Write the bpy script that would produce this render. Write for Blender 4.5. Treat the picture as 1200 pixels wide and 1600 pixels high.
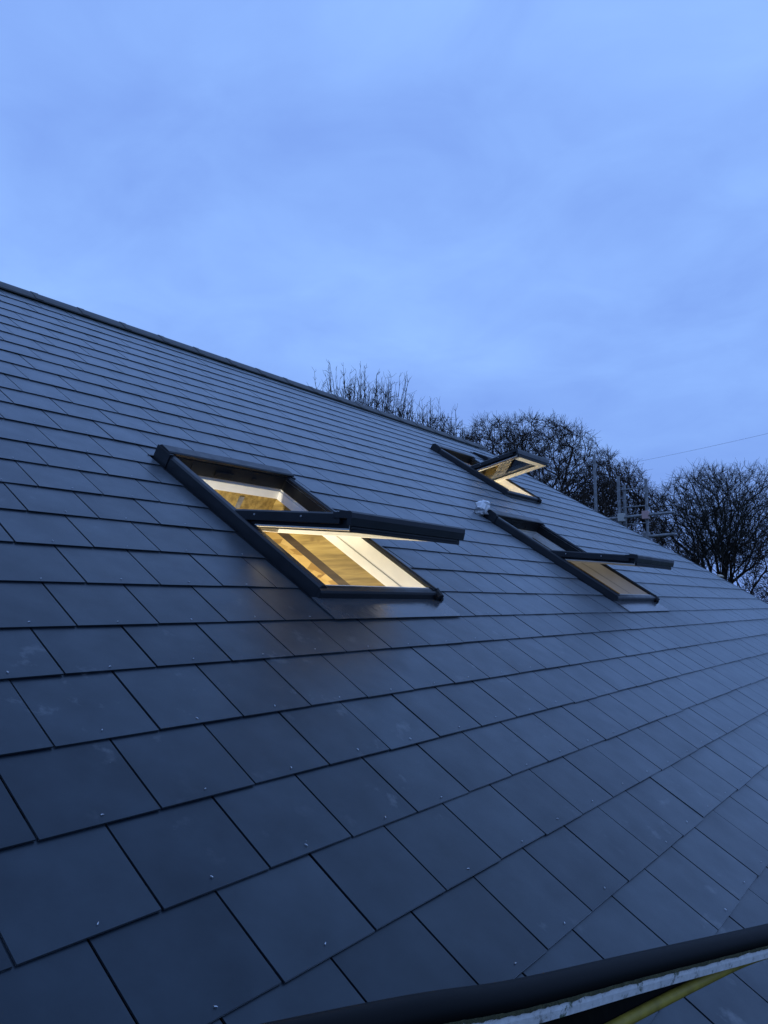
import bpy, bmesh, math, random
from mathutils import Vector, Matrix, noise
random.seed(7)
scene = bpy.context.scene
for o in list(bpy.data.objects): bpy.data.objects.remove(o)
R = math.radians
# ------------------------------------------------------------------ camera
cam_d = bpy.data.cameras.new('camera'); cam = bpy.data.objects.new('camera', cam_d)
scene.collection.objects.link(cam); scene.camera = cam
cam_d.sensor_fit = 'VERTICAL'; cam_d.sensor_height = 24.0; cam_d.lens = 17.806
cam_d.clip_start = 0.02; cam_d.clip_end = 3000
cx, cy, cz = Vector((.6008, -.7994, .0013)), Vector((-.0955, -.0702, .9930)), Vector((-.7937, -.5967, -.1185))
cam.matrix_world = Matrix(((cx.x, cy.x, cz.x, -1.0213), (cx.y, cy.y, cz.y, -2.1843), (cx.z, cy.z, cz.z, .0743), (0, 0, 0, 1)))
scene.render.resolution_x, scene.render.resolution_y = 768, 1024
# ------------------------------------------------------------------ sky: dusk, thin even cloud
world = bpy.data.worlds.new('World'); scene.world = world; world.use_nodes = True
nt = world.node_tree; nt.nodes.clear()
def wn(t, **k):
    n = nt.nodes.new(t)
    for a, b in k.items(): setattr(n, a, b)
    return n
SUN_EL, SUN_AZ = 4.0, 200.0
out = wn('ShaderNodeOutputWorld'); bg = wn('ShaderNodeBackground'); bg.inputs[1].default_value = 1.0
sky = wn('ShaderNodeTexSky', sky_type='NISHITA', sun_disc=False)
sky.sun_elevation = R(SUN_EL); sky.sun_rotation = R(SUN_AZ); sky.ozone_density = 4.0
skm = wn('ShaderNodeVectorMath', operation='SCALE'); skm.inputs['Scale'].default_value = .05
nt.links.new(sky.outputs[0], skm.inputs[0])
tc = wn('ShaderNodeTexCoord')
sep = wn('ShaderNodeSeparateXYZ'); nt.links.new(tc.outputs['Generated'], sep.inputs[0])
# project the direction on a high cloud sheet so the cloud foreshortens towards the horizon
den = wn('ShaderNodeMath', operation='MAXIMUM'); den.inputs[1].default_value = 0.0; nt.links.new(sep.outputs['Z'], den.inputs[0])
den2 = wn('ShaderNodeMath', operation='ADD'); den2.inputs[1].default_value = .22; nt.links.new(den.outputs[0], den2.inputs[0])
dx = wn('ShaderNodeMath', operation='DIVIDE'); dy = wn('ShaderNodeMath', operation='DIVIDE')
nt.links.new(sep.outputs['X'], dx.inputs[0]); nt.links.new(den2.outputs[0], dx.inputs[1])
nt.links.new(sep.outputs['Y'], dy.inputs[0]); nt.links.new(den2.outputs[0], dy.inputs[1])
comb = wn('ShaderNodeCombineXYZ'); nt.links.new(dx.outputs[0], comb.inputs[0]); nt.links.new(dy.outputs[0], comb.inputs[1])
n1 = wn('ShaderNodeTexNoise'); n1.inputs['Scale'].default_value = 1.6; n1.inputs['Detail'].default_value = 5; n1.inputs['Roughness'].default_value = .5; n1.inputs['Distortion'].default_value = .35
nt.links.new(comb.outputs[0], n1.inputs['Vector'])
cr = wn('ShaderNodeValToRGB'); e = cr.color_ramp.elements
e[0].position = .345; e[0].color = (.245, .432, .99, 1); e[1].position = .665; e[1].color = (.345, .600, 1.19, 1)
n2 = wn('ShaderNodeTexNoise'); n2.inputs['Scale'].default_value = 4.2; n2.inputs['Detail'].default_value = 5; n2.inputs['Roughness'].default_value = .55; n2.inputs['Distortion'].default_value = .6
mpz = wn('ShaderNodeMapping'); mpz.inputs['Rotation'].default_value = (0, 0, R(25)); mpz.inputs['Scale'].default_value = (1.0, .8, 1); nt.links.new(comb.outputs[0], mpz.inputs[0]); nt.links.new(mpz.outputs[0], n2.inputs['Vector'])
nm = wn('ShaderNodeMix'); nm.inputs[0].default_value = .36; nt.links.new(n1.outputs['Fac'], nm.inputs[2]); nt.links.new(n2.outputs['Fac'], nm.inputs[3])
nt.links.new(nm.outputs[0], cr.inputs[0])
mx = wn('ShaderNodeMix', data_type='RGBA'); mx.inputs['Factor'].default_value = .92
el = wn('ShaderNodeMapRange'); el.inputs['From Min'].default_value = 0; el.inputs['From Max'].default_value = .38; el.interpolation_type = 'SMOOTHSTEP'
nt.links.new(sep.outputs['Z'], el.inputs[0])
hz = wn('ShaderNodeMix', data_type='RGBA'); hz.inputs['A'].default_value = (.215, .380, .90, 1); nt.links.new(el.outputs[0], hz.inputs['Factor']); nt.links.new(cr.outputs[0], hz.inputs['B'])
nt.links.new(skm.outputs[0], mx.inputs['A']); nt.links.new(hz.outputs['Result'], mx.inputs['B'])
nt.links.new(mx.outputs['Result'], bg.inputs[0]); nt.links.new(bg.outputs[0], out.inputs[0])
# weak after-glow through the cloud
sd = bpy.data.lights.new('sun', 'SUN'); sd.energy = .03; sd.angle = R(40); sd.color = (1, .93, .86)
sun = bpy.data.objects.new('sun', sd); scene.collection.objects.link(sun)
sv = Vector((math.sin(R(SUN_AZ)) * math.cos(R(25)), math.cos(R(SUN_AZ)) * math.cos(R(25)), math.sin(R(25))))
sun.rotation_euler = sv.to_track_quat('Z', 'Y').to_euler()
vs = scene.view_settings; vs.view_transform = 'Standard'; vs.look = 'None'; vs.exposure = 0; vs.gamma = 1; vs.use_curve_mapping = False
scene.render.engine = 'CYCLES'; scene.cycles.max_bounces = 7; scene.cycles.transmission_bounces = 5; scene.cycles.caustics_reflective = False; scene.cycles.caustics_refractive = False

# ------------------------------------------------------------------ materials
MATS = {}
def mat(name, col, rough=.6, metal=0.0, spec=.5, build=None):
    m = bpy.data.materials.new(name); m.use_nodes = True; t = m.node_tree; b = t.nodes['Principled BSDF']
    b.inputs['Base Color'].default_value = (*col, 1); b.inputs['Roughness'].default_value = rough
    b.inputs['Metallic'].default_value = metal; b.inputs['Specular IOR Level'].default_value = spec
    if build: build(t, b)
    MATS[name] = m; return m
def N(t, typ, **k):
    n = t.nodes.new(typ)
    for a, b in k.items():
        if a in ('data_type', 'operation', 'blend_type', 'feature', 'distance', 'noise_dimensions', 'musgrave_type', 'wave_type', 'bands_direction', 'clamp'): setattr(n, a, b)
        else: n.inputs[a.replace('_', ' ')].default_value = b
    return n
def ramp(t, src, stops):
    c = t.nodes.new('ShaderNodeValToRGB'); el = c.color_ramp.elements
    while len(el) < len(stops): el.new(.5)
    for e_, (p, col) in zip(el, stops): e_.position = p; e_.color = (*col, 1) if len(col) == 3 else col
    t.links.new(src, c.inputs[0]); return c.outputs[0]
def mixc(t, fac, a, b, typ='MIX'):
    m = t.nodes.new('ShaderNodeMix'); m.data_type = 'RGBA'; m.blend_type = typ
    for sock, v in (('Factor', fac), ('A', a), ('B', b)):
        i = m.inputs[sock]
        if sock == 'Factor': i = m.inputs[0]
        elif sock == 'A': i = m.inputs[6]
        else: i = m.inputs[7]
        if hasattr(v, 'is_linked') or hasattr(v, 'links'): t.links.new(v, i)
        elif isinstance(v, (int, float)): i.default_value = v
        else: i.default_value = (*v, 1)
    return m.outputs[2]
def bump(t, b, src, strength, dist=.01):
    n = t.nodes.new('ShaderNodeBump'); n.inputs['Strength'].default_value = strength; n.inputs['Distance'].default_value = dist
    t.links.new(src, n.inputs['Height']); t.links.new(n.outputs[0], b.inputs['Normal'])
def pos(t, scale=(1, 1, 1), rot=(0, 0, 0), obj=False):
    mp = t.nodes.new('ShaderNodeMapping'); mp.inputs['Scale'].default_value = scale; mp.inputs['Rotation'].default_value = rot
    if obj: g = t.nodes.new('ShaderNodeTexCoord'); t.links.new(g.outputs['Object'], mp.inputs[0])
    else: g = t.nodes.new('ShaderNodeNewGeometry'); t.links.new(g.outputs['Position'], mp.inputs[0])
    return mp.outputs[0]
def noise_n(t, vec, scale, detail=3, rough=.55):
    n = t.nodes.new('ShaderNodeTexNoise'); n.inputs['Scale'].default_value = scale; n.inputs['Detail'].default_value = detail; n.inputs['Roughness'].default_value = rough
    t.links.new(vec, n.inputs['Vector']); return n.outputs['Fac']
PIT = R(33)

def b_slate(t, b):
    b.inputs['IOR'].default_value = 1.53; b.inputs['Specular Tint'].default_value = (.72, .90, 1, 1); b.inputs['Sheen Weight'].default_value = 1.0; b.inputs['Sheen Roughness'].default_value = .28; b.inputs['Coat Weight'].default_value = .17; b.inputs['Coat Roughness'].default_value = .24; b.inputs['Coat IOR'].default_value = 1.5; b.inputs['Sheen Tint'].default_value = (.86, .93, 1, 1)
    v = pos(t, rot=(-PIT, 0, 0))
    g = t.nodes.new('ShaderNodeNewGeometry'); oi = t.nodes.new('ShaderNodeObjectInfo')
    ad = N(t, 'ShaderNodeMath', operation='ADD'); t.links.new(g.outputs['Random Per Island'], ad.inputs[0]); t.links.new(oi.outputs['Random'], ad.inputs[1])
    fr = N(t, 'ShaderNodeMath', operation='FRACT'); t.links.new(ad.outputs[0], fr.inputs[0])
    base = ramp(t, fr.outputs[0], [(0, (.0030, .0060, .0115)), (1, (.0090, .0130, .0195))])
    cloud = ramp(t, noise_n(t, v, 5, 5, .6), [(.3, (.80, .80, .80)), (.72, (1.18, 1.18, 1.18))])
    spl = mixc(t, 1.0, ramp(t, fr.outputs[0], [(0, (.42, .42, .42)), (1, (.56, .56, .56))]), cloud, 'MULTIPLY'); t.links.new(spl, b.inputs['Specular IOR Level'])
    c1 = mixc(t, 1.0, base, cloud, 'MULTIPLY')
    # dusty scuffs and hand smears
    v2 = pos(t, scale=(1, 1.0, 1), rot=(-PIT, 0, R(35)))
    sc = ramp(t, noise_n(t, v2, 9, 6, .62), [(.60, (0, 0, 0)), (.76, (1, 1, 1))])
    sc2 = ramp(t, noise_n(t, v, 1.3, 2), [(.47, (0, 0, 0)), (.62, (1, 1, 1))])
    scf = mixc(t, 1.0, sc, sc2, 'MULTIPLY')
    mul = N(t, 'ShaderNodeMath', operation='MULTIPLY'); t.links.new(scf, mul.inputs[0]); mul.inputs[1].default_value = .38
    c2 = mixc(t, mul.outputs[0], c1, (.30, .30, .30))
    # rare white chips of dust
    sp = ramp(t, noise_n(t, v, 62, 2, .5), [(.80, (0, 0, 0)), (.83, (1, 1, 1))])
    spf = mixc(t, 1.0, sp, sc2, 'MULTIPLY')
    m2 = N(t, 'ShaderNodeMath', operation='MULTIPLY'); t.links.new(spf, m2.inputs[0]); m2.inputs[1].default_value = .5
    c3 = mixc(t, m2.outputs[0], c2, (.5, .5, .5))
    t.links.new(c3, b.inputs['Base Color'])
    rg = ramp(t, noise_n(t, v, 7, 4), [(.3, (.34, .34, .34)), (.7, (.44, .44, .44))]); t.links.new(rg, b.inputs['Roughness'])
    fine = noise_n(t, v, 420, 3, .7); wav = noise_n(t, v, 6, 2)
    ma = N(t, 'ShaderNodeMath', operation='MULTIPLY_ADD'); t.links.new(wav, ma.inputs[0]); ma.inputs[1].default_value = 3.0; t.links.new(fine, ma.inputs[2])
    bump(t, b, ma.outputs[0], .12, .0012)
slate = mat('slate', (.05, .053, .06), .42, spec=.5, build=b_slate)
underlay = mat('underlay', (.006, .006, .007), .95, spec=.1)
def b_alu(t, b):
    v = pos(t); c = ramp(t, noise_n(t, v, 9, 4), [(.3, (.009, .011, .015)), (.75, (.015, .018, .023))]); t.links.new(c, b.inputs['Base Color'])
    r = ramp(t, noise_n(t, v, 14, 4), [(.3, (.30, .30, .30)), (.7, (.44, .44, .44))]); t.links.new(r, b.inputs['Roughness'])
    bump(t, b, noise_n(t, v, 900, 1), .08, .001)
alu = mat('anthracite_aluminium', (.035, .04, .047), .36, spec=.4, build=b_alu)
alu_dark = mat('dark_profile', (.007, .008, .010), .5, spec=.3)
def b_apron(t, b):
    v = pos(t); c = ramp(t, noise_n(t, v, 6, 4), [(.3, (.050, .055, .062)), (.75, (.075, .081, .09))]); t.links.new(c, b.inputs['Base Color'])
    bump(t, b, noise_n(t, v, 11, 3), .35, .006)
apron_m = mat('flashing_metal', (.07, .075, .085), .2, spec=.8, build=b_apron)
def b_white(t, b):
    v = pos(t); c = ramp(t, noise_n(t, v, 8, 4), [(.3, (.74, .73, .70)), (.75, (.82, .81, .78))]); t.links.new(c, b.inputs['Base Color'])
    bump(t, b, noise_n(t, pos(t, scale=(1, 1, 40)), 60, 2), .05, .002)
white = mat('white_lacquered_timber', (.8, .79, .76), .4, build=b_white)
def b_timber(cols):
    def f(t, b):
        v = pos(t, rot=(-PIT, 0, 0), scale=(26, 1.6, 26))
        gr = noise_n(t, v, 1.0, 5, .6)
        c = ramp(t, gr, [(.34, cols[0]), (.5, cols[1]), (.66, cols[2])])
        vo = N(t, 'ShaderNodeTexVoronoi', Scale=5.2); t.links.new(pos(t, rot=(-PIT, 0, 0), scale=(1, .8, 1)), vo.inputs['Vector'])
        k = ramp(t, vo.outputs['Distance'], [(.05, (1, 1, 1)), (.13, (0, 0, 0))])
        c2 = mixc(t, k, c, (.10, .05, .018)); t.links.new(c2, b.inputs['Base Color'])
        bump(t, b, gr, .3, .003)
    return f
timber = mat('pale_timber', (.45, .33, .17), .65, build=b_timber([(.15, .10, .028), (.27, .19, .058), (.38, .28, .095)]))
timber_shade = mat('shaded_timber', (.16, .10, .05), .7, build=b_timber([(.022, .012, .005), (.036, .021, .009), (.055, .034, .015)]))  # shade on the deeper rafter put into its timber colour
def b_osb(t, b):
    a = N(t, 'ShaderNodeTexVoronoi', Scale=1.0); t.links.new(pos(t, scale=(22, 9, 30), rot=(R(38), 0, 0)), a.inputs['Vector'])
    c = ramp(t, a.outputs['Color'], [(.1, (.22, .12, .03)), (.5, (.42, .27, .08)), (.9, (.60, .43, .17))])
    t.links.new(c, b.inputs['Base Color']); bump(t, b, a.outputs['Distance'], .4, .004)
osb = mat('osb_board', (.5, .33, .13), .6, build=b_osb)
glass = mat('window_glass', (.95, .98, .97), .0); gt = glass.node_tree; gt.nodes.remove(gt.nodes['Principled BSDF'])
gf, gtr, ggl, gmx = gt.nodes.new('ShaderNodeFresnel'), gt.nodes.new('ShaderNodeBsdfTransparent'), gt.nodes.new('ShaderNodeBsdfGlossy'), gt.nodes.new('ShaderNodeMixShader')
gf.inputs[0].default_value = 1.52; gtr.inputs[0].default_value = (.90, .95, .93, 1); ggl.inputs['Roughness'].default_value = .01
gt.links.new(gf.outputs[0], gmx.inputs[0]); gt.links.new(gtr.outputs[0], gmx.inputs[1]); gt.links.new(ggl.outputs[0], gmx.inputs[2]); gt.links.new(gmx.outputs[0], gt.nodes['Material Output'].inputs[0])
galv = mat('galvanised_steel', (.2, .2, .2), .5, metal=.35, build=lambda t, b: (t.links.new(ramp(t, noise_n(t, pos(t), 22, 4), [(.3, (.13, .135, .14)), (.7, (.29, .295, .30))]), b.inputs['Base Color'])))
rivet_m = mat('bright_rivet', (.62, .63, .65), .32, metal=1.0)
black_pl = mat('black_plastic', (.0025, .0028, .0034), .5, spec=.10, build=lambda t, b: bump(t, b, noise_n(t, pos(t), 40, 3), .06, .003))
def b_weather(t, b):
    v = pos(t); n = noise_n(t, v, 55, 6, .7)
    c = ramp(t, n, [(.30, (.12, .12, .10)), (.42, (.55, .55, .54)), (.8, (.75, .75, .74))])
    m = ramp(t, noise_n(t, v, 30, 5, .7), [(.60, (0, 0, 0)), (.66, (1, 1, 1))])
    t.links.new(mixc(t, m, c, (.09, .12, .075)), b.inputs['Base Color']); bump(t, b, n, .5, .003)
weather = mat('weathered_white_paint', (.5, .5, .48), .8, build=b_weather)
def b_moss(t, b):
    n = noise_n(t, pos(t), 120, 5, .7); t.links.new(ramp(t, n, [(.3, (.020, .022, .010)), (.55, (.06, .058, .022)), (.75, (.12, .11, .05))]), b.inputs['Base Color']); bump(t, b, n, .8, .004)
moss = mat('moss', (.06, .06, .025), .95, build=b_moss)
yellow = mat('yellow_band', (.34, .24, .022), .6, build=lambda t, b: t.links.new(ramp(t, noise_n(t, pos(t), 30, 5), [(.3, (.20, .15, .02)), (.7, (.36, .27, .03))]), b.inputs['Base Color']))
def b_bark(a, c):
    def f(t, b):
        n = noise_n(t, pos(t), 7, 5); t.links.new(ramp(t, n, [(.3, a), (.7, c)]), b.inputs['Base Color'])
    return f
bark = mat('bark', (.05, .045, .04), .9, spec=.2, build=b_bark((.022, .017, .014), (.060, .046, .036)))
bark2 = mat('bark_lichen', (.06, .06, .05), .9, spec=.2, build=b_bark((.022, .020, .016), (.058, .054, .044)))
def b_grass(t, b):
    v = pos(t); t.links.new(ramp(t, noise_n(t, v, .8, 6, .7), [(.3, (.035, .05, .018)), (.7, (.075, .085, .035))]), b.inputs['Base Color'])
grass = mat('grass', (.05, .07, .02), .95, build=b_grass)
render_m = mat('wall_render', (.45, .43, .39), .9, build=lambda t, b: bump(t, b, noise_n(t, pos(t), 60, 4), .4, .01))
lead = mat('ridge_cap', (.030, .032, .034), .5, build=lambda t, b: t.links.new(ramp(t, noise_n(t, pos(t), 12, 4), [(.3, (.012, .013, .013)), (.7, (.028, .029, .028))]), b.inputs['Base Color']))
foil = mat('crumpled_white_film', (.78, .79, .80), .25, spec=.8)
raw_wood = mat('cut_timber_end', (.55, .47, .36), .8)
plate_w = mat('coupler_plate', (.45, .45, .42), .6)
plate_r = mat('pink_tag', (.50, .32, .30), .6)
wire_m = mat('wire', (.16, .16, .17), .7)
bulb = bpy.data.materials.new('lit_bulb'); bulb.use_nodes = True; bb = bulb.node_tree.nodes['Principled BSDF']
bb.inputs['Emission Color'].default_value = (1, .72, .36, 1); bb.inputs['Emission Strength'].default_value = 12

# ------------------------------------------------------------------ helpers
COL = scene.collection
def mesh_obj(name, me, m, parent=None, inv=True):
    o = bpy.data.objects.new(name, me); COL.objects.link(o)
    if m is not None and not me.materials: me.materials.append(m)
    if parent is not None: o.parent = parent
    return o
class MB:
    def __init__(s): s.v = []; s.f = []
    def add(s, vs, fs):
        k = len(s.v); s.v += [tuple(x) for x in vs]; s.f += [tuple(i + k for i in q) for q in fs]
    def box(s, a, b):
        x0, y0, z0 = a; x1, y1, z1 = b
        s.add([(x0, y0, z0), (x1, y0, z0), (x1, y1, z0), (x0, y1, z0), (x0, y0, z1), (x1, y0, z1), (x1, y1, z1), (x0, y1, z1)],
              [(0, 3, 2, 1), (4, 5, 6, 7), (0, 1, 5, 4), (1, 2, 6, 5), (2, 3, 7, 6), (3, 0, 4, 7)])
    def prism(s, poly, lo, hi):
        n = len(poly)
        s.add([(x, y, lo(x, y)) for x, y in poly] + [(x, y, hi(x, y)) for x, y in poly],
              [tuple(range(n))[::-1], tuple(range(n, 2 * n))] + [(i, (i + 1) % n, n + (i + 1) % n, n + i) for i in range(n)])
    def sweep_x(s, prof, x0, x1):       # closed profile of (y,z), extruded along x
        n = len(prof)
        s.add([(x0, y, z) for y, z in prof] + [(x1, y, z) for y, z in prof],
              [tuple(range(n)), tuple(range(n, 2 * n))[::-1]] + [(i, n + i, n + (i + 1) % n, (i + 1) % n) for i in range(n)])
    def sweep_y(s, prof, y0, y1):       # closed profile of (x,z)
        n = len(prof)
        s.add([(x, y0, z) for x, z in prof] + [(x, y1, z) for x, z in prof],
              [tuple(range(n))[::-1], tuple(range(n, 2 * n))] + [(i, (i + 1) % n, n + (i + 1) % n, n + i) for i in range(n)])
    def tube(s, pts, rads, sides=8, cap=True):
        pts = [Vector(p) for p in pts]; k = len(s.v); up = None
        for i, p in enumerate(pts):
            d = (pts[min(i + 1, len(pts) - 1)] - pts[max(i - 1, 0)]).normalized()
            if up is None: up = d.orthogonal().normalized()
            up = (up - d * up.dot(d))
            up = up.normalized() if up.length > 1e-6 else d.orthogonal().normalized()
            w = d.cross(up); r = rads[i] if isinstance(rads, (list, tuple)) else rads
            for j in range(sides):
                a = 2 * math.pi * j / sides; q = p + up * (r * math.cos(a)) + w * (r * math.sin(a)); s.v.append((q.x, q.y, q.z))
        for i in range(len(pts) - 1):
            for j in range(sides):
                a = k + i * sides + j; b = k + i * sides + (j + 1) % sides
                s.f.append((a, b, b + sides, a + sides))
        if cap:
            s.f.append(tuple(k + j for j in range(sides))[::-1]); s.f.append(tuple(k + (len(pts) - 1) * sides + j for j in range(sides)))
    def map(s, fn): s.v = [tuple(fn(Vector(p))) for p in s.v]; return s
    def build(s, name, m, parent=None, smooth=False, bevel=0, fix=True):
        me = bpy.data.meshes.new(name); me.from_pydata(s.v, [], s.f)
        if fix:
            bm = bmesh.new(); bm.from_mesh(me); bmesh.ops.recalc_face_normals(bm, faces=bm.faces)
            if bevel: bmesh.ops.bevel(bm, geom=[e for e in bm.edges if len(e.link_faces) == 2 and e.calc_face_angle(0) > .6], offset=bevel, segments=2, affect='EDGES', profile=.6, clamp_overlap=True)
            bm.to_mesh(me); bm.free()
        if smooth: me.polygons.foreach_set('use_smooth', [True] * len(me.polygons))
        me.update(); return mesh_obj(name, me, m, parent)
def empty(name, loc, label, cat, group=None):
    o = bpy.data.objects.new(name, None); COL.objects.link(o); o.location = loc; o.empty_display_size = .2
    return tag(o, label, cat, group)
def tag(o, label=None, cat=None, group=None, kind=None):
    if label: o['label'] = label
    if cat: o['category'] = cat
    if group: o['group'] = group
    if kind: o['kind'] = kind
    return o
def clip(poly, a, b, c):      # keep a*x+b*y<=c
    o = []
    for i, p in enumerate(poly):
        q = poly[(i + 1) % len(poly)]; dp = a * p[0] + b * p[1] - c; dq = a * q[0] + b * q[1] - c
        if dp <= 0: o.append(p)
        if dp * dq < 0: t = dp / (dp - dq); o.append((p[0] + (q[0] - p[0]) * t, p[1] + (q[1] - p[1]) * t))
    return o

# ------------------------------------------------------------------ dimensions (roof frame: u along ridge, s up the slope, n out of the roof)
W, G = .303, .2521
GZ = -4.2
cP, sP = math.cos(PIT), math.sin(PIT)
def rw(u, s, n): return Vector((u, s * cP - n * sP, s * sP + n * cP))
EAVE = -9.0 * G
RIDGE = 5.10
RSAG = .025                                   # the ridge drops a little towards the far end
def ridge_s(u): return RIDGE + .03 - RSAG * (u - 2)
VERGE = [(-2.5, 11.55), (.5, 11.42), (1.43, 11.18), (2.05, 10.85), (2.75, 10.55), (3.45, 10.28), (3.8, 10.15), (5.3, 10.1)]   # right verge, slightly swept
def vu(s):
    for (a, x), (b, y) in zip(VERGE, VERGE[1:]):
        if s <= b: return x + (y - x) * (s - a) / (b - a)
    return VERGE[-1][1]
ULEFT = -2.6
WIN = [dict(u=1.534, s=.145, W=.975, L=1.40, h=.075, phi=27.5, lab='lowest-left roof window, lit warm yellow inside, sash swung half open'),
       dict(u=5.239, s=.135, W=1.02, L=1.42, h=.075, phi=27.3, lab='right-hand lower roof window, unlit grey reveal, white film on its top corner'),
       dict(u=7.072, s=2.482, W=.887, L=1.222, h=.075, phi=45.0, lab='upper roof window near the ridge, sash tilted wide open showing cream underside')]
# ------------------------------------------------------------------ ground
gm = MB(); gm.add([(-600, -600, GZ), (900, -600, GZ), (900, 900, GZ), (-600, 900, GZ)], [(0, 1, 2, 3)])
tag(gm.build('ground', grass), kind='structure')
# ------------------------------------------------------------------ house
house = empty('house', (0, 0, GZ), 'house with dark slate roof, three open roof windows and plain ridge capping', 'house')
def hpart(o):                      # roof-frame mesh under the house
    o.parent = house; o.location = (0, 0, -GZ); o.rotation_euler = (PIT, 0, 0); return o
def wpart(o):                      # world-frame mesh under the house
    o.parent = house; o.location = (0, 0, -GZ); return o
def holes(marg_s, marg_lo, marg_hi):
    return [(w['u'] - marg_s, w['s'] - marg_lo, w['u'] + w['W'] + marg_s, w['s'] + w['L'] + marg_hi) for w in WIN]
def cut_rects(rect, hs):
    out_ = [rect]
    for hx0, hy0, hx1, hy1 in hs:
        nx = []
        for x0, y0, x1, y1 in out_:
            if x1 <= hx0 or x0 >= hx1 or y1 <= hy0 or y0 >= hy1: nx.append((x0, y0, x1, y1)); continue
            if y0 < hy0: nx.append((x0, y0, x1, hy0))
            if y1 > hy1: nx.append((x0, hy1, x1, y1))
            a, b = max(y0, hy0), min(y1, hy1)
            if x0 < hx0: nx.append((x0, a, hx0, b))
            if x1 > hx1: nx.append((hx1, a, x1, b))
        out_ = nx
    return out_
def rp(r): return [(r[0], r[1]), (r[2], r[1]), (r[2], r[3]), (r[0], r[3])]
def vclip(poly, inset=0):
    a, b = min(p[1] for p in poly), max(p[1] for p in poly)
    if b - a < 1e-6: return []
    k = (vu(b) - vu(a)) / (b - a); p = clip(poly, 1, -k, vu(a) - k * a - inset)
    return clip(p, RSAG, 1, RIDGE + .03 + RSAG * 2 - .02) if len(p) > 2 else []
dk = MB()
sb = [EAVE + .03] + [a for a, _ in VERGE[1:-1]] + [RIDGE + .2]
for lo_, hi_ in zip(sb, sb[1:]):
    for r in cut_rects((ULEFT, lo_, 13.2, hi_), holes(-.03, -.04, -.03)):
        p = vclip(rp(r), .02)
        if len(p) > 2: dk.prism(p, lambda x, y: -.035, lambda x, y: -.010)
hpart(dk.build('roof_deck', underlay))
# --- slates
DV = {-7: -.06, -6: .01, -5: .03, -4: -.01, -3: -.03, -2: -.01, -1: .06, 0: -.04, 1: -.04, 2: 0, 3: 0, 4: -.04, 5: -.08, 6: -.11, 7: -.05, 8: -.02, 9: -.06, 10: -.03, 11: .02, 12: .06, 13: .02}
DU = {-6: -.04, -5: -.02, -4: .02, 0: -.02, 2: .02, 3: .02, 9: -.02, 10: -.04, 11: -.04, 12: -.02, 13: -.04}
LEN = G + .06; TAIL = .0104; SL = .0066 / G; TH = .0048; GAP = .0064
def tail_s(v): return (v + DV.get(v, 0)) * G
def slate_mesh(polys, s0, edge=True):
    m = MB()
    for p in polys: m.prism(p, lambda x, y: TAIL - (y - s0) * SL - TH, lambda x, y: TAIL - (y - s0) * SL)
    return m
full = slate_mesh([rp((-W / 2 + GAP / 2, 0, W / 2 - GAP / 2, LEN))], 0)
fo = full.build('slate', slate, None, bevel=.0007); full_me = fo.data; bpy.data.objects.remove(fo)
camC = Vector((-1.0213, -2.1843, .0743)); CX, CY, CZ = cx, cy, cz
def pix(P):
    d = P - camC; z = -d.dot(CZ)
    if z < .05: return None
    return (.5 + d.dot(CX) / z * 1187.08 / 1200, .5 - d.dot(CY) / z * 1187.08 / 1600)
WH = holes(.028, .0, .06)
items = []; rng = random.Random(11)
for v in range(-9, 21):
    s0 = tail_s(v); top = s0 + LEN
    ph = (.5 if v % 2 else 0.0) + DU.get(v, 0)
    for k in range(-9, 44):
        u0, u1 = (k + ph) * W, (k + 1 + ph) * W
        if u1 < ULEFT or u0 > 13.2: continue
        j = rng.uniform(-.0007, .0007)
        rect = (max(u0 + GAP / 2, ULEFT), s0, u1 - GAP / 2, top)
        pieces = cut_rects(rect, WH)
        polys = [q for q in (vclip(rp(r)) for r in pieces if r[2] - r[0] > .012 and r[3] - r[1] > .012) if len(q) > 2]
        if not polys: continue
        whole = len(pieces) == 1 and pieces[0] == rect and len(polys[0]) == 4 and top == s0 + LEN and rect[0] == u0 + GAP / 2 and vclip(rp(rect)) == rp(rect)
        q = [pix(rw(a, b, TAIL)) for a, b in ((u0, s0), (u1, s0), (u1, s0 + G), (u0, s0 + G))]
        area = 0
        if all(q):
            ins = sum(1 for a, b in q if -.02 < a < 1.02 and -.02 < b < 1.02)
            if ins: area = abs(sum(q[i][0] * q[(i + 1) % 4][1] - q[(i + 1) % 4][0] * q[i][1] for i in range(4))) * ins
        items.append((area, v, (u0 + u1) / 2, s0, polys, whole, j))
items.sort(key=lambda a: -a[0])
rest = MB(); riv = MB()
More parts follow.
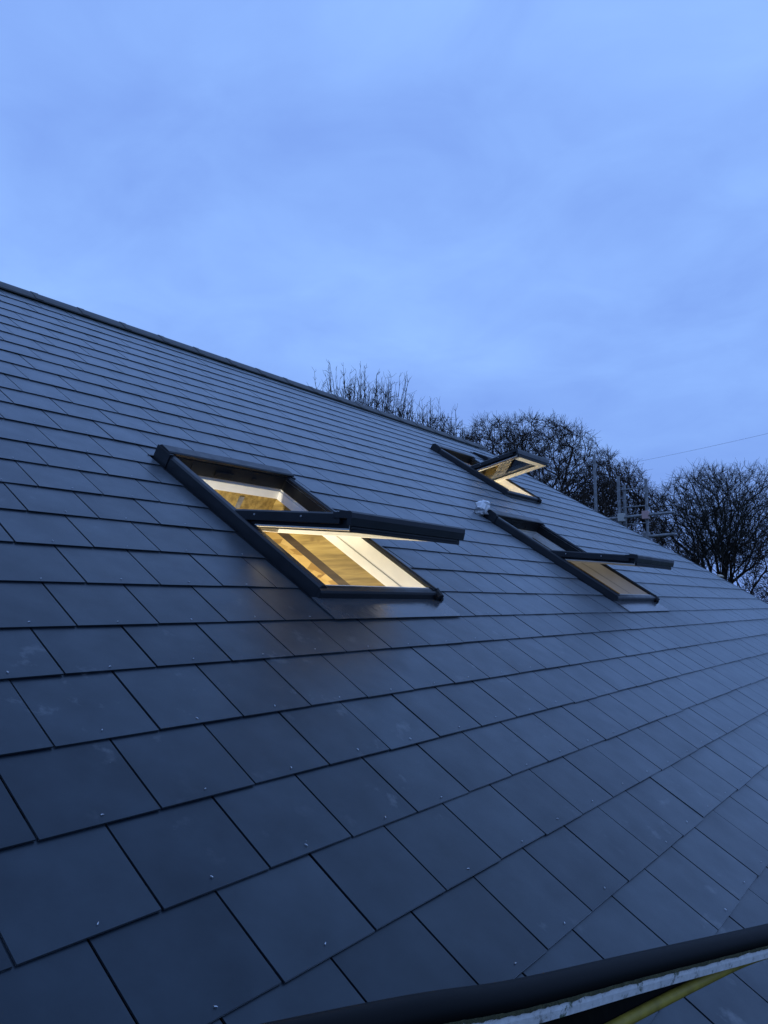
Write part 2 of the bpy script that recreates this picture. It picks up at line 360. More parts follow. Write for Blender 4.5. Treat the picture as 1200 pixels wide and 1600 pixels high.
for i, (area, v, uc, s0, polys, whole, j) in enumerate(items):
    jr, jt, js, jn = rng.gauss(0, .0022), rng.gauss(0, .0016), rng.gauss(0, .0013), rng.uniform(0, .0016)
    if i < 300 and area > 0:
        if whole:
            o = mesh_obj('slate', full_me, slate, house)
            o.matrix_local = Matrix.Translation((0, 0, -GZ)) @ Matrix.Rotation(PIT, 4, 'X') @ Matrix.Translation((uc, s0 + js, jn)) @ Matrix.Rotation(jr, 4, 'Z') @ Matrix.Rotation(jt * 1.5, 4, 'Y')
        else: hpart(slate_mesh(polys, s0).build('slate', slate))
    else:
        for p in polys: rest.prism([(x + jr * (y - s0), y + js) for x, y in p], lambda x, y: TAIL - (y - s0) * SL - TH + jn + jt * (x - uc), lambda x, y: TAIL - (y - s0) * SL + jn + jt * (x - uc))
    # disc rivet tail, bent over, near the bottom edge at mid width
    ru, rs = uc + rng.uniform(-.014, .014), s0 + .021 + rng.uniform(-.006, .007)
    if area > 0 and any(min(p[0] for p in P_) < ru < max(p[0] for p in P_) and min(p[1] for p in P_) < rs < max(p[1] for p in P_) for P_ in polys):
        if rng.random() < .12: continue
        a = rng.uniform(-.6, 3.6); ln_ = rng.uniform(.0045, .0075); dxx, dyy = math.cos(a), math.sin(a); z = TAIL + .0008 - .020 * SL
        riv.tube([(ru, rs, z - .002), (ru, rs, z + .0022), (ru + dxx * .003, rs + dyy * .003, z + .0026), (ru + dxx * ln_, rs + dyy * ln_, z + .0016)], [.0014, .0014, .0013, .0009], 5)
        
tag(hpart(rest.build('far_slates', slate)), kind='stuff')
tag(hpart(riv.build('slate_rivets', rivet_m)), kind='stuff')
# --- ridge tiles
rl = .45; u = ULEFT
hw = .135
vend = vu(RIDGE)
apex = rw(0, ridge_s(2), 0); apex_b = rw(0, ridge_s(vend), 0)
while u < vend - .05:
    u1 = min(u + rl, vend + .02); m = MB(); ap = rw(0, ridge_s(u), 0); sg = lambda P_: (P_.x, P_.y - RSAG * cP * (P_.x - u), P_.z - RSAG * sP * (P_.x - u))
    def roofprof(off, wid):
        P_ = []
        for sgn in (-1, 1):
            for k in range(4):
                f_ = (1 - k / 3) if sgn < 0 else k / 3
                y = sgn * f_ * wid * cP; z = -f_ * wid * sP + off + .02 * (1 - f_ * f_)
                if sgn > 0 and k == 0: continue
                P_.append((y + ap.y, z + ap.z))
        return P_
    t_ = roofprof(.040, hw); b_ = roofprof(.028, hw)
    m.sweep_x(t_ + b_[::-1], u + .002, u1)
    m.map(sg); ro = m.build('ridge_tile', lead); wpart(ro)
    c_ = MB(); t_ = roofprof(.0445, hw + .003); b_ = roofprof(.0402, hw + .003)
    c_.sweep_x(t_ + b_[::-1], u1 - .05, u1 + .02)
    c_.map(sg); wpart(c_.build('ridge_union', lead))
    u = u1
# --- verge trim
vm = MB(); vs_ = [a for a, _ in VERGE if a < 5]; vs_[0] = EAVE; vs_.append(ridge_s(10.1) - .01)
for a, b in zip(vs_, vs_[1:]): vm.prism([(vu(a) + .004, a), (vu(a) + .03, a), (vu(b) + .03, b), (vu(b) + .004, b)], lambda x, y: -.10, lambda x, y: .012)
hpart(vm.build('verge_trim', alu))
bt = MB(); us = .858
bt.box((vu(us) - .05, us - .02, .013), (vu(us) + .20, us + .025, .035)); hpart(bt.build('batten_end', raw_wood))
# --- eaves, walls, rear roof
ez = rw(0, EAVE, 0)
g_ = MB(); pr = []
for k in range(9): a = math.pi + math.pi * k / 8; pr.append((ez.y - .03 + .056 * math.cos(a), ez.z - .02 + .056 * math.sin(a)))
for k in range(9): a = 2 * math.pi - math.pi * k / 8; pr.append((ez.y - .03 + .052 * math.cos(a), ez.z - .02 + .052 * math.sin(a)))
g_.sweep_x(pr, ULEFT, vu(EAVE)); wpart(g_.build('gutter', black_pl))
fa = MB(); fa.box((ULEFT, ez.y + .03, ez.z - .22), (vu(EAVE) - .02, ez.y + .05, ez.z - .035)); wpart(fa.build('fascia', alu))
ry = apex.y; rearY = 2 * ry - ez.y; xe = lambda y: (11.5 + (10.05 - 11.5) * (y - ez.y) / (ry - ez.y)) - .06 if y < ry else 10.0
wa = MB(); wa.box((ULEFT + .1, ez.y + .25, GZ), (xe(ez.y + .25), ez.y + .5, ez.z + .0)); wpart(wa.build('front_wall', render_m))
wb = MB(); wb.box((ULEFT + .1, rearY - .5, GZ), (xe(rearY - .25), rearY - .25, ez.z)); wpart(wb.build('rear_wall', render_m))
def gable(x0f, x1f, name):
    m = MB(); prof = [(ez.y + .51, GZ), (ez.y + .51, ez.z + .14), (ry - .2, apex_b.z - .22), (rearY - .51, ez.z + .14), (rearY - .51, GZ)]
    n = len(prof)
    m.add([(x0f(y), y, z) for y, z in prof] + [(x1f(y), y, z) for y, z in prof], [tuple(range(n)), tuple(range(n, 2 * n))[::-1]] + [(i, n + i, n + (i + 1) % n, (i + 1) % n) for i in range(n)])
    wpart(m.build(name, render_m))
gable(lambda y: ULEFT + .1, lambda y: ULEFT + .35, 'gable_wall'); gable(lambda y: xe(y) - .25, lambda y: xe(y), 'gable_wall')
rr = MB(); y0, z0, y1, z1 = ry, apex.z, rearY, ez.z
rr.add([(ULEFT, y0, z0), (xe(y0), apex_b.y, apex_b.z), (xe(y1), y1, z1), (ULEFT, y1, z1), (ULEFT, y0, z0 - .06), (xe(y0), apex_b.y, apex_b.z - .06), (xe(y1), y1, z1 - .06), (ULEFT, y1, z1 - .06)],
       [(0, 1, 2, 3), (7, 6, 5, 4), (0, 4, 5, 1), (1, 5, 6, 2), (2, 6, 7, 3), (3, 7, 4, 0)]); wpart(rr.build('rear_roof', slate))
fl = MB(); fl.add([(ULEFT + .3, ez.y + .45, -1.12), (xe(ez.y + .45), ez.y + .45, -1.12), (xe(rearY - .4), rearY - .4, -1.12), (ULEFT + .3, rearY - .4, -1.12)], [(0, 1, 2, 3)]); wpart(fl.build('attic_floor', osb))
# --- attic timbers
def rafter(u0, u1, n0, n1, m, s0=-1.9, s1=4.9, name='rafter'):
    b = MB(); b.box((u0, s0, n0), (u1, s1, n1)); return hpart(b.build(name, m, bevel=.002))
for w in WIN:
    a, b = w['u'] + .02, w['u'] + w['W'] - .02
    rafter(a - .047, a, -.235, -.036, timber); rafter(b, b + .047, -.235, -.036, timber)
    rafter(b + .05, b + .10, -.305, -.10, timber_shade)
    rafter(a + .001, b - .001, -.235, -.036, timber, w['s'] + w['L'] - .02, w['s'] + w['L'] + .045, 'trimmer')
    rafter(a + .001, b - .001, -.235, -.036, timber, w['s'] - .045, w['s'] + .02, 'trimmer')
for u in (-2, -1.4, -.8, -.2, .4, 1.0, 3.2, 3.8, 4.6, 6.75, 8.5, 9.1): rafter(u, u + .047, -.235, -.036, timber, -1.9, 4.9 if u < 8 else 4.2)
def osb_wall(x, zb=-1.11):
    m = MB(); n0 = -.24
    P_ = [rw(0, -1.0 if zb < -1 else .6, n0), rw(0, 4.85, n0)]; prof = [(P_[0].y, zb), (P_[0].y, P_[0].z), (P_[1].y, P_[1].z), (P_[1].y + 3.0, P_[1].z - 3.0 * math.tan(PIT) - .1), (P_[1].y + 3.0, zb)]
    m.sweep_x(prof, x, x + .018); wpart(m.build('osb_partition', osb))
osb_wall(2.80); osb_wall(4.95); osb_wall(6.70)  # last partition is added, keeps the upper bulb's light off the second window

# ------------------------------------------------------------------ roof windows (house > roof_window > pieces)
def roof_window(w):
    u0, s0, WW, L, h, ph = w['u'], w['s'], w['W'], w['L'], w['h'], R(w['phi'])
    u1, s1 = u0 + WW, s0 + L
    ins = .022; ft = .050
    # fixed frame: white timber ring, two stepped rings
    m = MB()
    a0, a1, b0, b1 = u0 + ins, u1 - ins, s0 + ins, s1 - .02
    def ring(x0, y0, x1, y1, t_, z0, z1):
        m.box((x0, y0, z0), (x0 + t_, y1, z1)); m.box((x1 - t_, y0, z0), (x1, y1, z1))
        m.box((x0 + t_, y0, z0), (x1 - t_, y0 + t_, z1)); m.box((x0 + t_, y1 - t_, z0), (x1 - t_, y1, z1))
    ring(a0, b0, a1, b1, ft * .60, -.088, -.036); ring(a0, b0, a1, b1, ft * .52, -.035, h - .014)
    win = hpart(m.build('roof_window', white, bevel=.0015)); win['label'] = w['lab']
    sub = lambda mb, name, mt, **k: mb.build(name, mt, win, **k)
    # groove line on the frame, dark gasket
    m = MB(); t_ = ft * .52
    for x0, x1 in ((a0 + t_ - .001, a0 + t_ + .003), (a1 - t_ - .003, a1 - t_ + .001)): m.box((x0, b0 + t_, -.0355), (x1, b1 - t_, -.033))
    m.box((a0 + t_, b1 - t_ - .006, -.0355), (a1 - t_, b1 - t_ + .001, -.033)); sub(m, 'gasket', plate_w)
    # dark cladding: outer face, top lip, inner upstand
    for sgn, x in ((1, u0), (-1, u1)):
        P = [(0, -.004), (0, h - .010), (.008, h), (.034, h + .004), (.040, h - .004), (.052, h - .004), (.052, h - .022), (.030, h - .022), (.018, h - .03), (.018, -.004)]
        pr = [(x + sgn * a, b) for a, b in P]
        m = MB(); m.sweep_y(pr, s0 + .012, s1 - .01); sub(m, 'side_cladding', alu, bevel=.001)
        # dark inner liner of the upper half
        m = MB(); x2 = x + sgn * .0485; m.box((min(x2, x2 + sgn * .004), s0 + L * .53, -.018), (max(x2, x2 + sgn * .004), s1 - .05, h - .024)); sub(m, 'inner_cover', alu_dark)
    P = [(s0 - .006, -.002), (s0 - .006, h - .026), (s0 + .000, h - .016), (s0 + .016, h - .010), (s0 + .034, h - .009), (s0 + .034, h - .013), (s0 + .020, h - .0135), (s0 + .018, -.002)]
    m = MB(); m.sweep_x(P, u0 + .001, u1 - .001); sub(m, 'bottom_cladding', alu, bevel=.001)
    # top casing: raised hood with a flat lid
    P = [(s1 - .030, -.004), (s1 - .046, h - .012), (s1 - .052, h + .012), (s1 - .046, h + .020), (s1 + .030, h + .026), (s1 + .048, h + .012), (s1 + .060, .0), (s1 + .055, -.004)]
    P = [(s1 - .050, h - .004), (s1 - .056, h + .014), (s1 - .048, h + .021), (s1 + .026, h + .025), (s1 + .046, h + .012), (s1 + .060, -.004), (s1 + .03, -.004), (s1 + .01, h - .006)]
    m = MB(); m.sweep_x(P, u0 - .004, u1 + .004); sub(m, 'top_casing', alu, bevel=.0012)
    for x0, x1 in ((u0 - .006, u0 + .020), (u1 - .020, u1 + .006)):
        m = MB(); m.box((x0, s1 - .075, -.003), (x1, s1 + .058, h + .010)); sub(m, 'casing_end', alu, bevel=.002)
    m = MB(); m.box((a0 + .030, s1 - .053, -.016), (a1 - .030, s1 - .0468, h - .006)); m.box((u0 + WW * .36, s1 - .066, .000), (u0 + WW * .50, s1 - .0532, .030)); m.box((u0 + WW * .18, s1 - .058, .002), (u0 + WW * .187, s1 - .0532, .05)); m.box((u0 + WW * .66, s1 - .060, .004), (u0 + WW * .69, s1 - .0532, .024))
    sub(m, 'head_liner', alu_dark, bevel=.001)
    # corner cap at the bottom right
    m = MB(); m.tube([(u1 - .006, s0 - .022, h - .040), (u1 - .006, s0 + .030, h - .024)], [.030, .030], 10); m.box((u1 - .02, s0 - .018, -.001), (u1 + .022, s0 + .014, h - .02)); m.tube([(u1 + .006, s0 - .01, h - .045), (u1 + .034, s0 - .012, h - .05)], [.02, .016], 8); sub(m, 'corner_cap', alu_dark, bevel=.002)
    # apron flashing and side soakers
    m = MB(); ae = G * round((s0 - .12) / G) + DV.get(round((s0 - .12) / G), 0) * G - .008
    ae = max(ae, s0 - (.17 if s0 < 1 else .05))
    m.prism([(u0 - .03, ae), (u1 + .045, ae), (u1 + .020, s0 + .004), (u0 - .03, s0 + .004)], lambda x, y: .0150, lambda x, y: .0172 + .004 * (y - ae) / (s0 - ae)); sub(m, 'apron_flashing', apron_m)
    for x0, x1 in ((u0 - .030, u0 - .001), (u1 + .001, u1 + .030)):
        m = MB(); m.box((x0, s0 + .006, -.004), (x1, s1 + .05, .0015)); sub(m, 'side_gutter', alu_dark)
    m = MB(); m.box((u0 - .03, s1 + .0605, .0), (u1 + .03, s1 + .075, .012)); sub(m, 'head_flashing', alu)
    # ---------------- sash: centre pivot, lower half swings out
    ps, pn = s0 + L * .52, h - .010
    ll, lu = L * .545, L * .455
    def T(P_):            # sash frame: x along u, y along the sash (negative = towards the bottom rail), z out of its glass
        c, s_ = math.cos(ph), math.sin(ph); y, z = P_.y, P_.z
        return (P_.x, ps + y * c + z * s_, pn - y * s_ + z * c)
    sx0, sx1 = u0 + .034, u1 - .034; fw = .082
    yl, yu = -ll + .012, lu - .035
    m = MB()
    m.box((sx0, yl, -.066), (sx0 + fw, yu, -.016)); m.box((sx1 - fw, yl, -.066), (sx1, yu, -.016))
    m.box((sx0 + fw, yl, -.066), (sx1 - fw, yl + fw, -.016)); m.box((sx0 + fw, yu - fw, -.066), (sx1 - fw, yu, -.016))
    m.map(T); sub(m, 'sash_frame', white, bevel=.002)
    m = MB(); m.box((sx0 + fw - .012, yl + fw - .012, -.034), (sx1 - fw + .012, yu - fw + .012, -.018)); m.map(T); sub(m, 'pane', glass)
    m = MB()          # glazing bead, dark line between timber and glass
    for x0, x1, y0, y1 in ((sx0 + fw, sx0 + fw + .008, yl + fw, yu - fw), (sx1 - fw - .008, sx1 - fw, yl + fw, yu - fw), (sx0 + fw + .008, sx1 - fw - .008, yl + fw, yl + fw + .008), (sx0 + fw + .008, sx1 - fw - .008, yu - fw - .008, yu - fw)):
        m.box((x0, y0, -.044), (x1, y1, -.0345))
    m.map(T); sub(m, 'glazing_bead', alu_dark)
    for sgn, x in ((1, sx0), (-1, sx1)):      # side covers of the lower half
        P = [(-.022, -.040), (-.022, .004), (-.014, .012), (.056, .012), (.056, -.0145), (-.002, -.0145), (-.002, -.040)]
        pr = [(x + sgn * a, b) for a, b in P]
        m = MB(); m.sweep_y(pr, -ll + .055, .02); m.map(T); sub(m, 'sash_side_cover', alu, bevel=.0012)
        m = MB(); x2 = x + sgn * -.0005; m.box((min(x2, x2 - sgn * .0012), yl + .002, -.058), (max(x2, x2 - sgn * .0012), -.01, -.015)); m.map(T); sub(m, 'sash_side_rail', alu_dark)
        m = MB(); pr = [(x + sgn * a, b) for a, b in [(.004, -.0145), (.004, .006), (.056, .006), (.056, -.0145)]]
        m.sweep_y(pr, .022, yu); m.map(T); sub(m, 'upper_sash_cover', alu_dark)
        for yy in (-.16, -ll * .62):
            m = MB(); m.tube([(x - sgn * .021, yy, -.012), (x - sgn * .0255, yy, -.012)], [.006, .0045], 8); m.map(T); sub(m, 'screw', rivet_m)
    P = [(-ll - .014, -.046), (-ll - .020, -.010), (-ll - .020, .012), (-ll - .010, .020), (-ll + .050, .020), (-ll + .056, .014), (-ll + .09, .0125), (-ll + .09, -.0145), (-ll + .006, -.0145), (-ll + .006, -.040), (-ll - .002, -.046)]
    m = MB(); m.sweep_x(P, sx0 - .028, sx1 + .028); m.map(T); sub(m, 'sash_bottom_cover', alu, bevel=.0015)
    m = MB(); m.box((sx0 + .0, -ll - .006, -.074), (sx1 - .0, -ll + .011, -.047)); m.box((sx0 - .012, -ll - .010, -.060), (sx1 - .03, -ll - .0062, -.050)); m.map(T); sub(m, 'drip_profile', alu_dark, bevel=.002)
    for x in (u0 + .058, u1 - .058):
        m = MB(); m.tube([(x - .008, ps, pn - .03), (x + .008, ps, pn - .03)], .028, 12); sub(m, 'pivot_hinge', galv)
    return win
wins = [roof_window(w) for w in WIN]
# splash of white sealant and a joist clip on the head trimmer of the lit window
m = MB(); w = WIN[0]; m.box((w['u'] + w['W'] * .66, w['s'] + w['L'] - .024, -.20), (w['u'] + w['W'] * .70, w['s'] + w['L'] - .0205, -.12)); hpart(m.build('nail_plate', galv))

# ------------------------------------------------------------------ lamps in the attic
def lamp(loc, power, label, col=(1.0, .92, .70)):
    e = empty('hanging_bulb', loc, label, 'lamp', 'bare bulbs hanging in the attic')
    top = .35
    m = MB(); m.tube([(0, 0, .06), (0, 0, top)], .004, 6); m.build('flex', black_pl, e)
    m = MB(); m.tube([(0, 0, .03), (0, 0, .075)], [.018, .014], 10); m.build('lamp_holder', black_pl, e)
    bm_ = bmesh.new(); bmesh.ops.create_uvsphere(bm_, u_segments=14, v_segments=9, radius=.03)
    for v_ in bm_.verts: v_.co.z = v_.co.z * 1.15 - .002
    me = bpy.data.meshes.new('bulb'); bm_.to_mesh(me); bm_.free(); bo = mesh_obj('bulb', me, bulb, e)
    l = bpy.data.lights.new('bulb_light', 'POINT'); l.energy = power; l.color = col; l.shadow_soft_size = .05
    lo = bpy.data.objects.new('bulb_light', l); COL.objects.link(lo); lo.parent = e; lo.location = (0, 0, -.05)
L1 = rw(1.60, 1.15, -1.0); L2 = rw(6.98, 2.75, -1.05)
lamp(L1, 150, 'bare bulb glowing in the attic below the lit roof window')
lamp(L2, 110, 'bare bulb in the attic below the upper roof window')
lamp(rw(5.45, .85, -.55), 4.5, 'added dim bare bulb in the attic, lighting the frame of the right-hand lower roof window', (1.0, .97, .92))  # added lamp, placed only to brighten the second window's right jamb

# ------------------------------------------------------------------ crumpled film on the corner of the second window
w = WIN[1]
bm_ = bmesh.new(); bmesh.ops.create_icosphere(bm_, subdivisions=3, radius=1)
for v_ in bm_.verts:
    p = v_.co.copy(); f_ = 1 + .9 * noise.noise(p * 1.9 + Vector((3, 1, 7))) + .5 * abs(noise.noise(p * 4.5))
    v_.co = Vector((p.x * .085 * f_, p.y * .055 * f_, p.z * .05 * f_ + (.04 if p.x < -.2 and p.z > .2 else 0)))
me = bpy.data.meshes.new('crumpled_film'); bm_.to_mesh(me); bm_.free()
fo = mesh_obj('crumpled_film', me, foil); fo.location = rw(w['u'] - .035, w['s'] + w['L'] + .085, .055); fo.rotation_euler = (PIT, R(12), R(25))
tag(fo, 'crumpled white plastic film stuck on the top corner of a roof window', 'plastic film')
# low dark vent close under the ridge beyond the upper window
ve = empty('roof_vent', rw(9.22, 4.16, .012), 'low dark roof vent just under the ridge behind the upper window', 'vent'); ve.rotation_euler = (PIT, 0, 0)
m = MB(); m.sweep_x([(-.14, 0), (-.14, .045), (-.12, .06), (.13, .02), (.14, 0)], -.30, .55); m.build('hood', alu_dark, ve, bevel=.003)
m = MB(); m.box((-.33, -.18, .001), (.58, .17, .006)); m.build('base_flashing', alu, ve)

# ------------------------------------------------------------------ scaffold beyond the far gable
sc = empty('gable_scaffold', (11.3, 2.1, GZ), 'galvanised tube scaffold standing beyond the far verge in front of bare trees', 'scaffold')
def stube(a, b, r, m=galv, name='scaffold_tube', sides=10):
    q = MB(); q.tube([Vector(a) - sc.location, Vector(b) - sc.location], r, sides); return q.build(name, m, sc, smooth=False)
stube((11.3, 2.59, GZ), (11.3, 2.605, 2.57), .026, name='standard')
stube((11.3, 2.19, GZ), (11.3, 2.205, 2.17), .026, name='standard'); stube((11.36, 2.14, GZ), (11.36, 2.13, 2.02), .026, name='standard')
stube((11.3, 1.765, GZ), (11.3, 1.75, 2.08), .024, name='standard')
stube((11.24, 3.1, 1.44), (11.24, 1.30, 1.497), .024, name='ledger'); stube((11.24, 3.1, 1.09), (11.24, 1.31, 1.152), .024, name='ledger')
for z in (1.94, 1.642, 1.36): stube((11.33, 2.17, z), (11.33, 1.75, z + .006), .011, name='guard_rail')
for y, z, pm in ((2.15, 1.47, plate_w), (1.755, 1.484, plate_r), (1.755, 1.14, galv)):
    q = MB(); q.box((11.19 - 11.3, y - 2.1 - .05, z - GZ - .065), (11.29 - 11.3, y - 2.1 + .05, z - GZ + .065)); q.tube([(11.20 - 11.3, y - 2.1 - .06, z - GZ), (11.20 - 11.3, y - 2.1 + .06, z - GZ)], .012, 6); q.build('coupler', pm, sc, bevel=.008)

# ------------------------------------------------------------------ eaves scaffold rail close to the camera
es = empty('eaves_rail', (1.75, -2.13, GZ), 'black sleeved scaffold rail with chipped white edge crossing low in front', 'rail')
O = es.location
rp_ = [Vector((-.82, -1.575, -.275)), Vector((-.335, -1.669, -.365)), Vector((-.1127, -1.707, -.416)), Vector((.19, -1.759, -.474)), Vector((.59, -1.850, -.541)), Vector((1.05, -1.960, -.612)), Vector((1.75, -2.13, -.72))]
def cat_path(P_, n=9):
    r_ = []
    for i in range(len(P_) - 1):
        p0, p1, p2, p3 = P_[max(i - 1, 0)], P_[i], P_[i + 1], P_[min(i + 2, len(P_) - 1)]
        for k in range(n):
            t = k / n; r_.append(.5 * ((2 * p1) + (p2 - p0) * t + (2 * p0 - 5 * p1 + 4 * p2 - p3) * t * t + (3 * p1 - p0 - 3 * p2 + p3) * t ** 3))
    return r_ + [P_[-1]]
path = cat_path(rp_)
m = MB(); m.tube([p - O for p in path], .0208, 28); m.build('sleeve', black_pl, es, smooth=True)
# chipped painted flange along the lower camera side of the tube
def strip(offs, name, mt, i0=0, i1=None, wob=0, seed=1):
    m = MB(); rg = random.Random(seed); seq = path[i0:i1]; k = len(offs)
    sub_ = []
    for i in range(len(seq) - 1):
        for j in range(6): sub_.append(seq[i].lerp(seq[i + 1], j / 6))
    sub_.append(seq[-1])
    for i, p in enumerate(sub_):
        d = (sub_[min(i + 1, len(sub_) - 1)] - sub_[max(i - 1, 0)]).normalized(); toc = (camC - p); toc = (toc - d * toc.dot(d)).normalized() if False else Vector((d.y, -d.x, 0)).normalized()
        upv = d.cross(toc) * -1
        if upv.z < 0: upv = -upv
        for q, (a, b, jit) in enumerate(offs):
            z = b + (noise.noise(Vector((i * .21, seed, q))) * .6 + noise.noise(Vector((i * .83, seed, q + 5))) * .4) * jit
            m.v.append(tuple(p + toc * a + upv * z - O))
        if i:
            for q in range(k): m.f.append(((i - 1) * k + q, (i - 1) * k + (q + 1) % k, i * k + (q + 1) % k, i * k + q))
    m.f.append(tuple(range(k))); m.f.append(tuple(len(m.v) - k + q for q in range(k))[::-1])
    return m.build(name, mt, es)
strip([(.0228, -.0045, .003), (.0238, -.0130, 0), (.0225, -.0230, 0), (.0100, -.0260, 0), (.0100, -.0100, 0)], 'painted_flange', weather, seed=3)
strip([(.0242, -.0015, .002), (.0246, -.0062, .0035), (.0150, -.0060, 0)], 'moss_line', moss, seed=8)
ypts = [Vector((-.6, -1.66, -.53)), Vector((-.12, -1.700, -.515)), Vector((.10, -1.746, -.526)), Vector((.35, -1.800, -.543)), Vector((.55, -1.842, -.563)), Vector((.80, -1.905, -.600))]
yp = cat_path(ypts, 6)
m = MB(); m.tube([p - O for p in yp], .0085, 10); m.build('yellow_band', yellow, es, smooth=True)
# black web hanging between the sleeve and the yellow band
m = MB()
for k, q in enumerate(yp):
    p = min(path, key=lambda a: abs(a.x - q.x)) + Vector((0, .006, -.012)); b_ = q + Vector((0, .004, 0)) - O; p = p - O
    for a_ in (p, b_): m.v.append(tuple(a_)); m.v.append(tuple(a_ + Vector((.002, .005, 0))))
    if k:
        c0, c1 = 4 * (k - 1), 4 * k
        m.f += [(c0, c0 + 2, c1 + 2, c1), (c0 + 1, c1 + 1, c1 + 3, c0 + 3), (c0, c1, c1 + 1, c0 + 1), (c0 + 2, c0 + 3, c1 + 3, c1 + 2)]
m.f += [(0, 1, 3, 2), (4 * len(yp) - 4, 4 * len(yp) - 2, 4 * len(yp) - 1, 4 * len(yp) - 3)]
m.build('web', black_pl, es)
m = MB(); m.tube([Vector((1.75, -2.17, GZ)) - O, Vector((1.75, -2.17, .6)) - O], .024, 14); m.build('standard', galv, es)
m = MB(); m.tube([Vector((-.72, -1.56, -.335)) - O, Vector((-.72, -2.75, -.335)) - O], .024, 14); m.build('transom', galv, es)
m = MB(); m.tube([Vector((-.67, -2.62, GZ)) - O, Vector((-.67, -2.62, .6)) - O], .024, 14); m.build('standard', galv, es)

# ------------------------------------------------------------------ bare winter trees
import numpy as np
def tree(name, base, label, bark_m, seed, trunk, crown, n, group, minr=.006, expo=.42, up=.0, straight=0.0, wig=.05, tufts=0, curl=.30):
    """trunk: list of points (relative); crown(rng) -> target point relative to base or None; twigs are grown one after another to the nearest living wood"""
    e = empty(name, base, label, 'tree' if 'tree' in name else 'shrub', group)
    rg = np.random.default_rng(seed)
    pts = np.zeros((n * 5 + 200, 3)); par = np.full(n * 5 + 200, -1); dep = np.zeros(n * 5 + 200); dirs = np.zeros((n * 5 + 200, 3)); k = 0
    for line in trunk:
        a = [np.array(q, float) for q in line]; prev = -1
        if k and len(line) > 1: prev = int(np.argmin(((pts[:k] - a[0]) ** 2).sum(1)))
        for q0, q1 in zip(a, a[1:]):
            m_ = max(2, int(np.linalg.norm(q1 - q0) / .3))
            for t in range(m_):
                pts[k] = q0 + (q1 - q0) * t / m_ + rg.normal(0, .02, 3) * (k > 0); par[k] = prev; d_ = q1 - q0; dirs[k] = d_ / np.linalg.norm(d_)
                dep[k] = 0 if prev < 0 else dep[prev] + np.linalg.norm(pts[k] - pts[prev]); prev = k; k += 1
        pts[k] = a[-1]; par[k] = prev; dep[k] = dep[prev] + np.linalg.norm(pts[k] - pts[prev]); dirs[k] = dirs[prev]; k += 1
    T = []
    while len(T) < n:
        q = crown(rg)
        if q is not None: T.append(q)
    T = np.array(T); root = np.array(trunk[0][-1], float)
    order = np.argsort(np.linalg.norm(T - root, axis=1) + rg.normal(0, .35, n))
    for ti in order:
        q = T[ti]; d = q - pts[:k]; L_ = np.linalg.norm(d, axis=1) + 1e-6
        cosang = (d * dirs[:k]).sum(1) / L_
        cost = L_ * (1 + straight * (1 - cosang) + .5 * (cosang < -.1)) + .10 * dep[:k] * (L_ < 9)
        j_ = int(np.argmin(cost)); l = L_[j_]
        if l < .03: continue
        m_ = min(5, max(2, int(l / .22))); prev = j_; p0 = pts[j_].copy(); bend = dirs[j_] * l * curl + np.array([0, 0, up * l])
        for t in range(1, m_ + 1):
            f_ = t / m_; x = p0 + (q - p0) * f_ + bend * f_ * (1 - f_) + rg.normal(0, wig * l / m_ + .006, 3) * (t < m_ or .4)
            if k >= len(pts): break
            pts[k] = x; par[k] = prev; v_ = x - pts[prev]; ln = np.linalg.norm(v_) + 1e-9; dirs[k] = v_ / ln; dep[k] = dep[prev] + ln; prev = k; k += 1
    w = np.zeros(k); haschild = np.zeros(k, bool)
    for i_ in range(k):
        if par[i_] >= 0: haschild[par[i_]] = True
    w[~haschild] = 1
    for i_ in range(k - 1, -1, -1):
        if par[i_] >= 0: w[par[i_]] += w[i_]
    rad = minr * np.power(np.maximum(w, 1), expo)
    tuft = MB()
    for i_ in range(k):
        if w[i_] <= 3 and dep[i_] > 1.5:
            for _ in range(tufts):
                v_ = dirs[i_] * 1.0 + rg.normal(0, .55, 3) + np.array([0, 0, .15]); v_ /= np.linalg.norm(v_); l = rg.uniform(.10, .30)
                a_ = Vector(pts[i_]); b_ = a_ + Vector(v_) * l; c2 = a_.lerp(b_, .5) + Vector(rg.normal(0, .02, 3))
                tuft.tube([a_, c2, b_], [minr * .8, minr * .65, minr * .45], 3, cap=False)
    # chains: follow the heaviest child
    best = np.full(k, -1)
    for i_ in range(k):
        p_ = par[i_]
        if p_ >= 0 and (best[p_] < 0 or w[i_] > w[best[p_]]): best[p_] = i_
    tr, li, tw = MB(), MB(), MB()
    for i_ in range(k):
        p_ = par[i_]
        if p_ >= 0 and best[p_] == i_: continue
        ch = ([p_] if p_ >= 0 else []) + [i_]; c_ = i_
        while best[c_] >= 0: c_ = best[c_]; ch.append(c_)
        if len(ch) < 2: continue
        rr_ = [min(rad[x], rad[i_] * 1.02) for x in ch]; rr_[-1] *= .6
        mb = tr if p_ < 0 else (li if rad[i_] > minr * 4.5 else tw)
        mb.tube([Vector(pts[x]) for x in ch], [float(x) for x in rr_], 8 if mb is tr else (5 if mb is li else 3), cap=False)
    tw.add(tuft.v, tuft.f)
    tr.build('trunk', bark_m, e, smooth=True, fix=False)
    if li.v: tag(li.build('limbs', bark_m, e, smooth=True, fix=False), kind='stuff')
    tag(tw.build('crown', bark_m, e, fix=False), kind='stuff')
    return e
def ellp(c, r, shell=.45, zmin=-9, lump=.25, seed=0):
    def f(rg):
        v_ = rg.normal(0, 1, 3); v_ /= np.linalg.norm(v_); u_ = rg.random() ** (1 / 3) if rg.random() > shell else rg.uniform(.78, 1)
        u_ *= 1 + lump * noise.noise(Vector(v_ * 2.2) + Vector((seed, 0, 0)))
        q = np.array(c) + v_ * u_ * np.array(r)
        return q if q[2] > zmin else None
    return f
